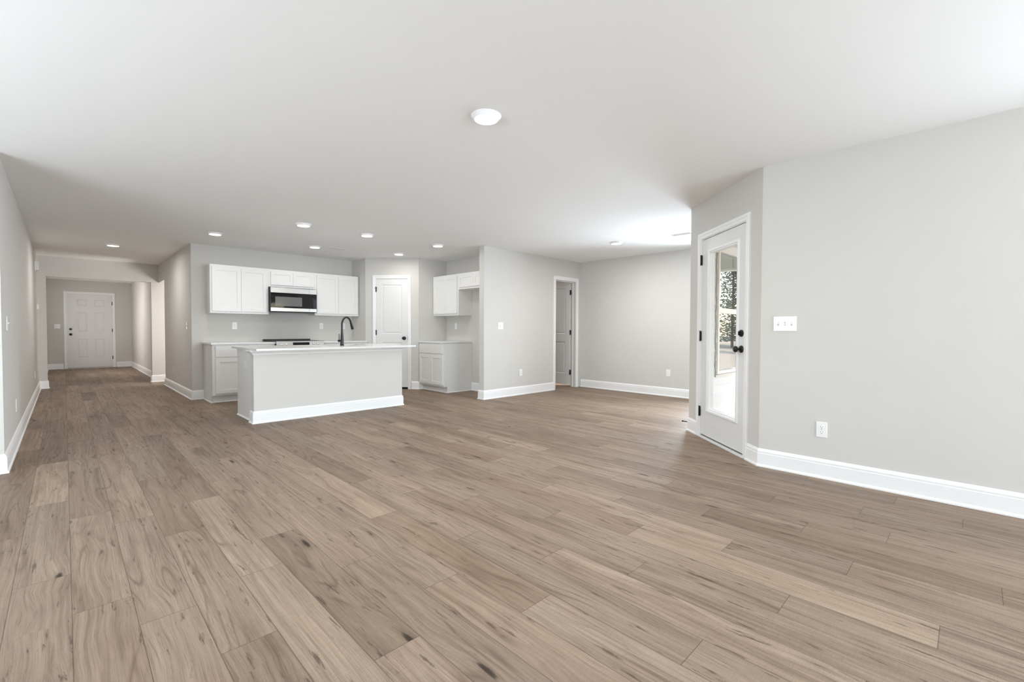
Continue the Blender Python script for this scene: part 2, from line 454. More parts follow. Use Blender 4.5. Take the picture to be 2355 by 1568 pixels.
D3A, D3B = 6.50, 7.108             # doorway in the fridge wall
wall('wall_fridge', (FX, SY), (SX, SY), 'greige wall end and face between fridge alcove and narrow doorway', T, [(FX - D3B, FX - D3A, 0, 2.056)])
wall('wall_alcove', (AX, SY + T), (AX, PY + T), 'greige alcove wall behind the fridge space', T)
wall('wall_pantry_right', (AX, PY), PB, 'greige wall between pantry door and fridge alcove', T)
PL = (Vector(PB) - Vector(PA)).length
PS0, PS1 = .206, .80               # pantry door along its wall, from the left end
wall('wall_pantry', PB, PA, 'angled greige corner wall holding the pantry door', T, [(PL - PS1 - .014, PL - PS0 + .014, 0, 2.062)])
wall('wall_pantry_left', PA, (KR, KY), 'short greige side wall left of the pantry', T)
wall('wall_kitchen', (KR + T, KY), (HX + T, KY), 'greige kitchen back wall behind the range', T)
wall('wall_hall_right', (HX, KY), (HX, YH), 'greige hall wall beside the kitchen', T, [(11.2 - KY, YH - KY, 0, OPEN_Z)])
wall('wall_hall_end', (3.1, YH), (LX, YH), 'greige header wall with the wide opening to the foyer', T, [(3.1 - 1.289, 3.1 + .234, 0, OPEN_Z)])
wall('wall_foyer_right', (HX, YH + T), (HX, YF), 'greige right wall of the foyer', T)
FD0, FD1 = .052, .985
wall('wall_foyer_back', (HX + T, YF), (LX, YF), 'greige foyer wall around the white front door', T, [(HX + T - FD1 - .016, HX + T - FD0 + .016, 0, 2.072)])
wall('wall_left', (LX, YF + T), (LX, LY), 'long greige hall wall at the left', T)
wall('wall_left_return', (LX - T, LY), (XL, LY), 'greige return wall at the left edge', T)
RWIN = ((.65, 3.9, .5, 2.2), (-3.1, -.5, .5, 2.2))
wall('wall_living', (XL, LY), (XL, YB), 'unseen living room side wall with wide window', T, [(LY - 4.6, LY - 1.4, .5, 2.2)])
wall('wall_back', (XL, YB), (4.061, YB), 'unseen living room back wall with two wide windows', T, [(w[0] - XL, w[1] - XL, w[2], w[3]) for w in RWIN])
wall('wall_side_hall', (3.1, KY + T), (3.1, YH), 'end wall of the side hall', T)
wall('wall_room_back', (8.0, 8.0), (AX + T, 8.0), 'back wall of the room behind the narrow doorway', T)
wall('wall_room_side', (8.0, SY + T), (8.0, 8.0), 'side wall of the room behind the narrow doorway', T)

wall('wall_pantry_back', (AX + T, 9.2), (KR + T, 9.2), 'back wall inside the pantry', T)
wall('wall_pantry_side', (AX, PY + T), (AX, 9.2), 'side wall inside the pantry', T)
wall('wall_pantry_kitchen', (KR + T, 9.2), (KR + T, KY + T), 'wall between the pantry and the side hall', T)
# baseboards --------------------------------------------------------
BB = [(0, 0), (.024, 0), (.024, .010), (.019, .018), (.015, .020), (.015, .108), (.0125, .111), (.0125, .117), (.0135, .121), (.0125, .129), (.008, .137), (.005, .144), (0, .146)]
def baseboard(name, path, label): return struct(name, MB().sweep(path, BB), 'trim', label, 'baseboard')
on_door = lambda s: tuple(P4 + DD * s)
baseboard('baseboard_right', [(4.061, YB + .02), tuple(P4), on_door(.165)], 'tall white baseboard along the right wall')
baseboard('baseboard_nook', [on_door(1.117), tuple(P3), (FX - .02, P3.y)], 'white baseboard left of the glass door turning into the nook')
baseboard('baseboard_far', [(FX, P3.y + .03), (FX, SY - .022)], 'white baseboard along the far nook wall')
baseboard('baseboard_fridge', [(D3A - .056, SY), (SX, SY), (SX, SY + T), (AX, SY + T), (AX, 6.462)], 'white baseboard wrapping the fridge wall end')
on_p = lambda s: tuple(Vector(PA) + (Vector(PB) - Vector(PA)).normalized() * s)
baseboard('baseboard_pantry', [(4.80, PY), PB, on_p(PS1 + .074)], 'white baseboard right of the pantry door')
baseboard('baseboard_hall', [(1.562, KY), (HX, KY), (HX, 11.2), (HX + T, 11.2)], 'white baseboard from kitchen corner along the hall')
baseboard('baseboard_foyer', [(3.0, YH), (1.289, YH), (1.289, YH + T), (HX, YH + T), (HX, YF), (FD1 + .08, YF)], 'white baseboard at the right of the foyer')
baseboard('baseboard_left', [(FD0 - .08, YF), (LX, YF), (LX, YH + T), (-.234, YH + T), (-.234, YH), (LX, YH), (LX, LY), (XL + .03, LY)], 'white baseboard along the left hall wall')

# ------------------------------------------------------------------ doors
CAS = [(0.0, 0.0), (0.0, .010), (.004, .012), (.018, .012), (.030, .014), (.036, .018), (.056, .018), (.060, .014), (.060, 0.0)]
RAISED = [(.009, .009), (.022, .009), (.034, .003)]
def hinge(parent, x, z, y=-.004, h=.09):
    mb = MB().box(x - .012, x + .012, y - .004, y + .004, z - h / 2, z + h / 2)
    mb.lathe([(.0065, z - h / 2 - .004), (.0065, z + h / 2 + .004)], (x, y - .006, 0), 'z', 10)
    mb.build('hinge', 'black', parent, smooth=40)
def knob(parent, x, z, y):
    mb = MB().lathe([(.033, 0), (.033, -.006), (.028, -.012), (.012, -.016), (.0115, -.034), (.018, -.040), (.027, -.048), (.029, -.058), (.024, -.067), (.010, -.072)], (x, y, z), 'y', 24)
    mb.build('door_knob', 'black', parent, smooth=45)
def deadbolt(parent, x, z, y):
    mb = MB().lathe([(.031, 0), (.031, -.010), (.027, -.016), (.010, -.018)], (x, y, z), 'y', 24)
    mb.box(x - .006, x + .006, y - .032, y - .014, z - .017, z + .017)
    mb.build('deadbolt', 'black', parent, smooth=45)
def jamb(mb, x0, x1, h, depth, slab):
    for a, b in ((x0 - .014, x0 - .002), (x1 + .002, x1 + .014)): mb.box(a, b, -.001, depth, 0, h + .003)
    mb.box(x0 - .014, x1 + .014, -.001, depth, h + .003, h + .012)
    for a, b in ((x0 - .003, x0 + .010), (x1 - .010, x1 + .003)): mb.box(a, b, slab + .002, slab + .016, .0, h)
    mb.box(x0, x1, slab + .002, slab + .016, h - .011, h + .003)

# door_1: six panel front door at the end of the foyer
d1 = thing('door_1', 'white six panel front door at the end of the foyer', 'door', (FD0, YF, 0), kind='structure')
w = FD1 - FD0
cols = ((.195, .405), (.558, .768)); rows = ((.285, .815), (1.01, 1.555), (1.735, 1.925))
MB().panelled(0, w, .022, 2.062, .004, .046, [(a, b, c, d) for a, b in cols for c, d in rows], [(.012, .010), (.024, .010), (.040, .002)], back=True).build('door_leaf', 'door', d1)
knob(d1, .068, .948, .004); deadbolt(d1, .068, 1.092, .004)
for z in (.28, 1.06, 1.83): hinge(d1, w + .004, z)
MB().box(0, w, .008, .04, .012, .022).build('door_sweep', 'rubber', d1)
t1 = MB().casing(-.006, w + .006, 2.072, CAS); jamb(t1, 0, w, 2.062, .113, .046)
t1.box(-.0, w, .0, .113, 0, .011)
o = t1.build('trim_1', 'trim'); o.location = (FD0, YF, 0); tag(o, 'white casing and sill around the front door', 'door trim', kind='structure')

# door_2: pantry door in the angled corner
pz = math.atan2(PB[1] - PA[1], PB[0] - PA[0])
po = on_p(PS0); w = PS1 - PS0
d2 = thing('door_2', 'white two panel pantry door in the angled kitchen corner', 'door', (*po, 0), pz, kind='structure')
MB().panelled(0, w, .034, 2.052, .004, .039, [(.108, w - .112, 1.035, 1.948), (.108, w - .112, .25, .875)], RAISED, back=True).build('door_leaf', 'door', d2)
knob(d2, w - .065, .952, .004)
for z in (.255, 1.055, 1.86): hinge(d2, -.004, z)
MB().box(w - .001, w + .003, -.002, .02, .91, .99).build('strike_plate', 'black', d2)
MB().tube([(-.024, -.012, 1.885), (-.004, -.014, 1.885), (.02, -.016, 1.885)], .005, 8).build('hinge_stop', 'black', d2, smooth=40)
t2 = MB().casing(-.006, w + .006, 2.062, CAS); jamb(t2, 0, w, 2.052, .112, .039)
o = t2.build('trim_2', 'trim'); o.location = (*po, 0); o.rotation_euler.z = pz; tag(o, 'white casing around the pantry door', 'door trim', kind='structure')

# door_3: narrow door standing open in the fridge wall
d3 = thing('door_3', 'narrow white two panel door standing open behind the far doorway', 'door', (D3B - .020, SY + .130, 0), R(-90), kind='structure')
w = .59                               # local x runs from the hinge away from it once turned: leaf lies along +Y
mb = MB().panelled(-w, 0, .030, 2.048, .006, .041, [(-w + .11, -.115, 1.04, 1.945), (-w + .11, -.115, .255, .88)], RAISED, back=True)
mb.build('door_leaf', 'door', d3)
for z in (.285, 1.067, 1.85):
    MB().box(-.004, .030, -.004, .006, z - .045, z + .045).lathe([(.008, z - .049), (.008, z + .049)], (.010, -.004, 0), 'z', 10).build('hinge', 'black', d3, smooth=40)
knob(d3, -w + .065, .952, .006)
w = D3B - D3A
t3 = MB().casing(-.006, w + .006, 2.056, CAS); jamb(t3, 0, w, 2.046, T - .001, .06)
o = t3.build('trim_3', 'trim'); o.location = (D3A, SY, 0); tag(o, 'white casing around the narrow far doorway', 'door trim', kind='structure')

# door_4: full glass patio door in the angled wall (local x runs from the far end towards the near end)
dz = math.atan2(-DD.y, -DD.x)
do = P4 + DD * DOOR_B; w = DOOR_B - DOOR_A
d4 = thing('door_4', 'white patio door with one full height glass pane', 'door', (do.x, do.y, 0), dz, kind='structure')
gx0, gx1, gz0, gz1 = .168, .168 + .505, .318, 1.892
mb = MB()
e_ = .006
for a in ((0, gx0 - e_, .030, 2.050), (gx1 + e_, w, .030, 2.050), (gx0 - e_, gx1 + e_, .030, gz0 - e_), (gx0 - e_, gx1 + e_, gz1 + e_, 2.050)): mb.box(a[0], a[1], .006, .050, a[2], a[3])
mb.build('door_leaf', 'door', d4)
lf = MB().casing(gx0, gx1, gz1, [(0, -.045), (0, .002), (.006, .006), (.014, .006), (.018, .012), (.036, .012), (.042, .004), (.042, .0), (.0065, .0), (.0065, -.045)], z0=gz0, bottom=True)
o = lf.build('glass_frame', 'trim', d4); o.location = (0, .006, 0)
MB().box(gx0 + .0005, gx1 - .0005, .026, .030, gz0 + .0005, gz1 - .0005).build('glass_pane', 'pane', d4)
knob(d4, w - .062, .948, .006); deadbolt(d4, w - .062, 1.088, .006)
for z in (.267, 1.055, 1.845): hinge(d4, -.004, z, h=.1)
MB().box(.004, w - .004, .012, .046, .018, .030).build('door_sweep', 'rubber', d4)
MB().box(w - .001, w + .003, -.002, .03, .90, .98).build('strike_plate', 'trim', d4)
t4 = MB().casing(-.006, w + .006, 2.062, CAS); jamb(t4, 0, w, 2.052, .139, .050)
o = t4.build('trim_4', 'trim'); o.location = (do.x, do.y, 0); o.rotation_euler.z = dz; tag(o, 'white casing around the glass patio door', 'door trim', kind='structure')
o = MB().box(-.012, w + .012, -.02, .145, 0, .014).build('door_sill', 'aluminium'); o.location = (do.x, do.y, 0); o.rotation_euler.z = dz
tag(o, 'pale metal sill under the glass patio door', 'door sill', kind='structure')

# ------------------------------------------------------------------ windows
def window(name, x0, x1, z0, z1, label, loc, rz, glass='tint'):
    """local x along the outside face, outside towards -y"""
    r = thing(name, label, 'window', loc, rz, kind='structure')
    w = x1 - x0
    MB().casing(x0 + .035, x1 - .035, z1 - .035, [(0, -.10), (0, .022), (.035, .022), (.035, -.10)], z0=z0 + .045, bottom=True).build('window_frame', 'extrim', r)
    zm = (z0 + z1) / 2 + .02
    MB().box(x0 + .035, x1 - .035, .0, .03, zm - .03, zm + .03).build('meeting_rail', 'extrim', r)
    for za, zb, y in ((zm, z1 - .035, .012), (z0 + .045, zm, .026)):
        MB().box(x0 + .035, x1 - .035, y, y + .004, za, zb).build('window_pane', glass, r)
    return r
window('window_6', -3.55, -1.25, .55, 2.1, 'unseen wide window in the right wall', (4.201, 0, 0), R(90))
YE = P3.y - .138          # outside face of the nook wall
window('window_1', WIN[0][0], WIN[0][1], WIN[0][2], WIN[0][3], 'white framed double hung window on the porch mirroring trees', (0, YE, 0), 0, 'lowe')
window('window_2', WIN[1][0], WIN[1][1], WIN[1][2], WIN[1][3], 'second porch window hidden beyond the glass door', (0, YE, 0), 0, 'lowe')
for i, wd in enumerate(RWIN):
    window('window_%d' % (3 + i), -wd[1], -wd[0], wd[2], wd[3], ('unseen wide window behind the camera, right', 'unseen wide window behind the camera, left')[i], (0, YB - T, 0), 0).scale.x = -1
window('window_5', -4.6, -1.4, .5, 2.2, 'unseen wide window in the living room side wall', (XL - T, 0, 0), R(-90))

# ------------------------------------------------------------------ porch and yard beyond the glass door
sd = MB(); pitch = .105
def siding(x0, x1, z0, z1):
    z = z0
    while z < z1 - 1e-4:
        h = min(pitch, z1 - z)
        sd.add([(x0, YE, z), (x1, YE, z), (x1, YE - .016, z), (x0, YE - .016, z), (x0, YE - .003, z + h), (x1, YE - .003, z + h), (x1, YE, z + h), (x0, YE, z + h)],
               [(0, 1, 2, 3), (3, 2, 5, 4), (4, 5, 6, 7), (0, 3, 4, 7), (1, 6, 5, 2)])
        z += h
siding(5.10, 7.4, -.14, .56); siding(5.10, 5.30, .56, 2.09); siding(7.16, 7.4, .56, 2.09); siding(6.215, 6.245, .56, 2.09)
struct('wall_exterior', sd, 'siding', 'white lap siding seen through the glass door', 'siding')
struct('trim_5', MB().box(5.02, 5.125, YE - .03, YE, -.14, 2.44), 'extrim', 'white exterior corner board beside the porch window', 'trim')
tr = MB()
tr.box(5.28, 7.18, YE - .02, YE, 2.05, 2.12)
struct('trim_6', tr, 'extrim', 'white head board above the porch window', 'trim')
ck = [(5.268 + .006 * math.sin(z * 23) + .004 * math.sin(z * 61), YE - .018, z) for z in [.58 + .03 * i for i in range(50)]]
struct('trim_7', MB().tube(ck, .007, 6), 'caulk', 'wavy caulk line beside the porch window', 'caulk', smooth=60)
struct('porch_floor', MB().prism([(4.205, -4.0), (7.9, -4.0), (7.9, YE), (5.0, YE), (4.2, 1.16)], -.16, -.05), 'concrete', 'concrete porch floor outside the glass door', 'porch floor')
struct('porch_ceiling', MB().prism([(4.2, -4.0), (7.30, -4.0), (7.30, YE), (5.0, YE), (4.2, 1.16)], 2.44, 2.6), 'extrim', 'pale porch ceiling outside the glass door', 'porch ceiling')
bm_ = MB().box(7.18, 7.29, -4.0, YE - .02, 2.045, 2.44)
for i in range(14): bm_.box(7.168, 7.18, -3.9 + i * .42, -3.86 + i * .42, 2.045, 2.44)
struct('porch_beam', bm_, 'soffit', 'boarded porch beam mirrored in the window', 'porch beam')
struct('porch_trim', MB().box(7.165, 7.30, -4.0, YE - .02, 2.02, 2.045), 'extrim', 'pale strip under the porch beam', 'trim')
struct('sun_block_roof', MB().box(XL - 3, 4.2, -10, YB - T, 2.44, 2.6).box(XL - 3.0, XL - T, -5.7, 5, 2.44, 2.6), 'extrim', 'added unseen roof keeping the sun out of the living room', 'roof')  # unseen, added to block sun patches inside the living room
struct('ground', MB().box(-60, 120, -110, 90, -.5, -.32), 'yard', 'bare tan yard mirrored in the porch window', 'yard')

def crown_mesh(seed, h, rad, n):
    rg = random.Random(seed); mb = MB()
    for i in range(n):
        t = rg.random() ** 1.25; z = h * (.05 + .95 * t)
        rr = rad * (1.05 - t) ** .7 * math.sqrt(rg.random()) * (0.6 + .5 * rg.random()); a = rg.uniform(0, 6.283)
        c = Vector((rr * math.cos(a), rr * math.sin(a), z)); s = rg.uniform(.05, .14)
        q = Vector((rg.uniform(-1, 1), rg.uniform(-1, 1), rg.uniform(-.6, .6))).normalized(); p = q.orthogonal().normalized()
        mb.add([c + q * s * 1.6, c + p * s * .6, c - q * s * 1.6, c - p * s * .6], [(0, 1, 2, 3)])
    return mb
protos = []
def make_tree(h, rad, seed, n):
    t = thing('pine_tree', '', 'tree', (0, 0, -.32), group='trees at the edge of the yard')
    MB().lathe([(h * .011, 0), (h * .008, h * .5), (h * .004, h * .95)], (0, 0, 0), 'z', 8).build('trunk', 'bark', t, smooth=60)
    crown_mesh(seed, h, rad, n).build('crown', 'leaf', t); return t
rg = random.Random(5)
spots = []
for row, (dist, n0, n1, off) in enumerate(((38, -3, 4, 0), (45, -3, 4, .5), (52, -4, 5, .25))):
    for k in range(n0, n1):
        t_ = (k + off) * 5.8 + rg.uniform(-.4, .4)
        spots.append((5.7 + dist * .94 + t_ * .34, 2.0 - dist * .34 + t_ * .94))
for i, (x, y) in enumerate(spots):
    if i < 3: t = make_tree((10.5, 12.5, 9)[i], (2.55, 2.7, 2.4)[i], 20 + i, 4200); protos.append(t)
    else: t = copy_tree(protos[i % 3])
    t.location = (x, y, -.32); t.rotation_euler.z = rg.uniform(0, 6.28); sc_ = rg.uniform(.85, 1.03); t.scale = (sc_, sc_, sc_ * rg.uniform(.8, 1.15))
    t['label'] = 'green pine tree in the yard, mirrored in the porch window'

# ------------------------------------------------------------------ kitchen cabinets
SHAKER = [(.0015, .008)]
def shaker(parent, x0, x1, z0, z1, y, st=.055, name='door'):
    MB().panelled(x0, x1, z0, z1, y - .019, y - .0005, [(x0 + st, x1 - st, z0 + st, z1 - st)], SHAKER).build(name, 'cabinet', parent, bevel=.0012)
def slab_front(parent, x0, x1, z0, z1, y):
    MB().box(x0, x1, y - .019, y - .0005, z0, z1).build('drawer_front', 'cabinet', parent, bevel=.0025)
def wall_cabinet(label, loc, rz, w, z0, z1, depth, doors, dz0=.034, dz1=.036):
    """local x along the wall, wall at y = 0, front towards -y"""
    r = thing('wall_cabinet', label, 'cabinet', loc, rz, 'white shaker wall cabinets')
    MB().box(0, w, -depth, -.001, z0, z1).build('carcass', 'cabinet', r, bevel=.0015)
    for a, b in doors: shaker(r, a, b, z0 + dz0, z1 - dz1, -depth, st=.055 if z1 - z0 > .4 else .05)
    return r
UD = .310
wall_cabinet('white two door wall cabinet left of the microwave', (1.600, KY, 0), 0, .827, 1.357, 2.112, UD, [(.026, .4195), (.4225, .798)])
wall_cabinet('short white two door wall cabinet directly above the microwave', (2.427, KY, 0), 0, .757, 1.820, 2.112, UD, [(.035, .3835), (.3865, .735)])
wall_cabinet('white two door wall cabinet right of the microwave, near the pantry', (3.184, KY, 0), 0, .824, 1.362, 2.112, UD, [(.031, .4205), (.4235, .796)])
wall_cabinet('white two door wall cabinet over the short counter by the fridge space', (AX, PY - .004, 0), R(-90), .776, 1.372, 2.112, UD, [(.024, .379), (.382, .744)])
wall_cabinet('shallow white wall cabinet above the empty fridge space', (AX, PY - .780, 0), R(-90), .896, 1.830, 2.112, UD, [(.022, .436), (.439, .872)])

def base_cabinet(label, loc, rz, w, doors, drawers, depth=.605, z1=.872, panel=None):
    r = thing('base_cabinet', label, 'cabinet', loc, rz, 'white shaker base cabinets')
    MB().box(0, w, -depth, -.001, .108, z1).box(.004, w - .004, -depth + .075, -.001, 0, .108).build('carcass', 'cabinet', r, bevel=.0015)
    for a, b in doors: shaker(r, a, b, .138, .664, -depth)
    for a, b in drawers: slab_front(r, a, b, .688, .848, -depth)
    mb = MB().box(0, w, -depth + .068, -depth + .074, .0, .106)
    if panel == 'left':
        mb = MB().prism([(-.006, -depth + .002), (0, -depth + .002), (0, -.002), (-.006, -.002)], .108, z1 - .002).prism([(-.006, -depth + .075), (0, -depth + .075), (0, -.002), (-.006, -.002)], 0, .108)
        mb.build('end_panel', 'cabinet', r)
        MB().sweep([(-.006, -.004), (-.006, -depth + .072), (w, -depth + .072)][::-1], [(0, 0), (.012, 0), (.009, .009), (0, .012)]).build('shoe_trim', 'trim', r)
    if panel == 'right':
        mb = MB().prism([(w, -depth + .002), (w + .006, -depth + .002), (w + .006, -.002), (w, -.002)], .108, z1 - .002).prism([(w, -depth + .075), (w + .006, -depth + .075), (w + .006, -.002), (w, -.002)], 0, .108)
        mb.build('end_panel', 'cabinet', r)
        MB().sweep([(w + .006, -.004), (w + .006, -depth + .072), (0, -depth + .072)], [(0, 0), (.012, 0), (.009, .009), (0, .012)]).build('shoe_trim', 'trim', r)
    return r
BD = .618
base_cabinet('white base cabinet left of the range, half hidden by the island', (1.566, KY, 0), 0, .858, [(.034, .428), (.431, .826)], [(.034, .428), (.431, .826)], BD, panel='left')
base_cabinet('white base cabinet right of the range, hidden behind the island', (3.192, KY, 0), 0, .824, [(.03, .41), (.414, .796)], [(.03, .41), (.414, .796)], BD)
base_cabinet('short white base cabinet with one drawer beside the fridge space', (AX, PY - .004, 0), R(-90), .772, [(.024, .380), (.383, .748)], [(.024, .748)], .628, panel='right')

def counter(name, mb, label): return tag(mb.build(name, 'quartz', bevel=.002), label, 'countertop', 'pale quartz countertops')
counter('countertop', MB().box(1.540, 2.428, KY - .648, KY - .002, .874, .902), 'pale countertop left of the range')
counter('countertop', MB().box(3.190, KR - .003, KY - .648, KY - .002, .874, .902), 'pale countertop right of the range, reaching the side wall')
counter('countertop', MB().box(AX - .655, AX - .002, PY - .790, PY - .003, .874, .902), 'short pale countertop beside the empty fridge space')

# range -------------------------------------------------------------
rg_ = thing('range', 'stainless slide in electric range with black glass top', 'range', (2.433, KY - .012, 0))
W_ = .752
MB().box(0, W_, -.640, -.002, .02, .885).build('body', 'black', rg_, bevel=.003)
MB().box(-.012, W_ + .012, -.640, -.004, .905, .914).build('cooktop_glass', 'cooktop', rg_, bevel=.002)
MB().box(-.016, W_ + .016, -.040, -.001, .9145, .938).build('back_lip', 'black', rg_, bevel=.004)
pn = MB(); y0, y1 = -.705, -.640
pn.add([(-.004, -.70, .80), (W_ + .004, -.70, .80), (W_ + .004, -.672, .912), (-.004, -.672, .912), (-.004, -.640, .80), (W_ + .004, -.640, .80), (W_ + .004, -.640, .912), (-.004, -.640, .912)],
       [(0, 1, 2, 3), (5, 4, 7, 6), (3, 2, 6, 7), (0, 4, 5, 1), (0, 3, 7, 4), (1, 5, 6, 2)])
cp = pn.build('control_panel', 'steel', rg_, bevel=.003)
ds = MB(); ds.add([(.245, -.6905, .845), (.510, -.6905, .845), (.510, -.6785, .893), (.245, -.6785, .893), (.245, -.66, .845), (.510, -.66, .845), (.510, -.66, .893), (.245, -.66, .893)],
       [(0, 1, 2, 3), (5, 4, 7, 6), (3, 2, 6, 7), (0, 4, 5, 1), (0, 3, 7, 4), (1, 5, 6, 2)])
ds.build('display', 'blackglass', cp)
for x in (.065, .135, .575, .645):
    MB().lathe([(.021, -.684), (.021, -.692), (.017, -.694), (.015, -.716), (.012, -.718)], (x, 0, .862), 'y', 18).build('knob', 'steel', cp, smooth=40)
MB().box(.01, W_ - .01, -.676, -.640, .17, .785).build('oven_door', 'steel', rg_, bevel=.003)
MB().tube([(.06, -.735, .74), (W_ - .06, -.735, .74)], .011, 12).box(.07, .09, -.735, -.67, .733, .747).box(W_ - .09, W_ - .07, -.735, -.67, .733, .747).build('oven_handle', 'steel', rg_, smooth=40)
MB().box(.01, W_ - .01, -.670, -.640, .04, .155).build('drawer_front', 'steel', rg_, bevel=.003)

# microwave ----------------------------------------------------------
mw = thing('microwave', 'stainless and black over range microwave under the short cabinet', 'microwave', (2.433, KY - .004, 1.402))
W_, H_, D_ = .745, .408, .385
MB().box(0, W_, -D_, -.002, .0, H_).build('body', 'black', mw, bevel=.003)
fy = -D_ - .018
for za, zb in ((.318, H_ - .004), (.008, .066)):
    MB().box(0, .6225, fy, -D_, za, zb).build('door_band', 'steel', mw, bevel=.002)
    MB().box(.624, W_, fy, -D_, za, zb).build('panel_band', 'steel', mw, bevel=.002)
MB().box(0, .6225, fy, -D_, .067, .317).build('door_glass', 'blackglass', mw, bevel=.001)
MB().box(.624, W_, fy, -D_, .067, .317).build('control_panel', 'blackglass', mw, bevel=.001)
MB().box(.068, .498, fy - .001, fy, .096, .252).build('oven_window', 'screen', mw)
MB().box(.02, W_ - .02, -D_ + .02, -D_ + .10, -.006, .0).build('vent_grille', 'black', mw)

# island --------------------------------------------------------------
IX0, IX1, IY0, IYW, IY1 = 1.566, 3.530, 5.890, 6.005, 6.700
isl = thing('kitchen_island', 'greige kitchen island with white base trim and pale countertop', 'island', (2.55, 6.3, 0))
def loc(o): o.location = (-2.55, -6.3, 0); return o
loc(MB().box(IX0, IX1, IY0, IYW, 0, .860).build('knee_wall', 'wall', isl))
loc(MB().box(1.600, 2.44, IYW + .001, IY1 - .02, .108, .860).box(3.18, 3.50, IYW + .001, IY1 - .02, .108, .860).box(2.44, 3.18, IYW + .001, IY1 - .02, .108, .66).box(2.44, 3.18, IY1 - .034, IY1 - .02, .66, .860).box(1.604, 3.496, IYW + .001, IY1 - .09, 0, .108).build('carcass', 'cabinet', isl))
loc(MB().box(1.592, 1.5995, IYW + .001, IY1, 0, .858).build('end_panel', 'cabinet', isl, bevel=.0015))
loc(MB().box(3.5005, 3.508, IYW + .001, IY1, 0, .858).build('end_panel', 'cabinet', isl, bevel=.0015))
loc(MB().sweep([(1.596, IYW), (IX0, IYW), (IX0, IY0), (IX1, IY0), (IX1, IYW), (3.504, IYW)][::-1], BB).build('base_trim', 'trim', isl))
loc(MB().sweep([(1.592, IYW + .025), (1.592, IY1)], [(0, 0), (.014, 0), (.012, .008), (.004, .016), (0, .018)]).build('shoe_trim', 'trim', isl))
CR = [(0, .808), (.006, .808), (.010, .816), (.012, .822), (.022, .830), (.036, .840), (.042, .848), (.046, .850), (.046, .860), (0, .860)]
loc(MB().sweep([(1.596, IYW), (IX0, IYW), (IX0, IY0), (IX1, IY0), (IX1, IYW), (3.504, IYW)][::-1], CR).build('crown_trim', 'trim', isl))
for k in range(4):
    a = 1.62 + k * .47
    mbk = MB().panelled(-a - .46, -a, .14, .66, -IY1 + .0, -IY1 + .019, [(-a - .405, -a - .055, .195, .605)], SHAKER)
    ob = mbk.build('door', 'cabinet', isl); ob.rotation_euler.z = math.pi; ob.location = (-2.55, -6.3, 0)
ic = thing('countertop', 'large pale countertop on the island with black faucet', 'countertop', (2.55, 6.3, .861), group='pale quartz countertops')
CX0, CX1, CY0, CY1, ZT = 1.545, 3.640, 5.690, 6.775, .884
SXa, SXb, SYa, SYb = 2.46, 3.16, 6.27, 6.63
mb = MB()
xs, ys = [CX0, SXa, SXb, CX1], [CY0, SYa, SYb, CY1]
for z, fl in ((.861, 1), (ZT, 0)):
    for i in range(3):
        for j in range(3):
            if (i, j) == (1, 1): continue
            mb.quad((xs[i], ys[j], z), (xs[i + 1], ys[j], z), (xs[i + 1], ys[j + 1], z), (xs[i], ys[j + 1], z))
for (xa, xb, ya, yb) in ((CX0, CX1, CY0, CY1), (SXa, SXb, SYa, SYb)):
    for p, q in (((xa, ya), (xb, ya)), ((xb, ya), (xb, yb)), ((xb, yb), (xa, yb)), ((xa, yb), (xa, ya))):
        mb.quad((*p, .861), (*q, .861), (*q, ZT), (*p, ZT))
o = mb.build('slab', 'quartz', ic); o.location = (-2.55, -6.3, -.861)
bm = bmesh.new(); bm.from_mesh(o.data); bmesh.ops.remove_doubles(bm, verts=bm.verts, dist=1e-5); bmesh.ops.recalc_face_normals(bm, faces=bm.faces); bm.to_mesh(o.data); bm.free()
o = MB().box(SXa - .006, SXb + .006, SYa - .006, SYa, .70, .8605).box(SXa - .006, SXb + .006, SYb, SYb + .006, .70, .8605).box(SXa - .006, SXa, SYa, SYb, .70, .8605).box(SXb, SXb + .006, SYa, SYb, .70, .8605).box(SXa - .006, SXb + .006, SYa - .006, SYb + .006, .694, .70).build('sink_basin', 'steel', ic)
o.location = (-2.55, -6.3, -.861)

# faucet ----------------------------------------------------------------
fc = thing('faucet', 'matte black gooseneck kitchen faucet on the island countertop', 'faucet', (2.755, 6.175, ZT), R(30))
MB().lathe([(.027, 0), (.027, .008), (.0245, .012), (.0235, .03), (.022, .09), (.018, .15), (.0145, .20), (.013, .225)], n=24).build('body', 'black', fc, smooth=40)
arc = [(0, 0, .22)] + [(.105 - .105 * math.cos(a), 0, .285 + .112 * math.sin(a)) for a in [R(k * 180 / 18) for k in range(0, 17)]]
MB().tube(arc, .0128, 16).build('spout', 'black', fc, smooth=60)
e = arc[-1]; dx_, dz_ = (arc[-1][0] - arc[-2][0]), (arc[-1][2] - arc[-2][2]); l_ = math.hypot(dx_, dz_); dx_, dz_ = dx_ / l_, dz_ / l_
MB().tube([(e[0] + dx_ * s, 0, e[2] + dz_ * s) for s in (0, .01, .05, .10)], [.0135, .0155, .0175, .0195], 16).build('spray_head', 'black', fc, smooth=60)
hd = MB().tube([(0, 0, .068), (-.075, .0, .068)], [.0165, .0165], 16)
h_ = hd.build('handle', 'black', fc, smooth=50)
MB().tube([(-.062, 0, .07), (-.063, 0, .11), (-.062, 0, .165)], [.006, .0052, .0048], 10).build('lever', 'black', h_, smooth=50)

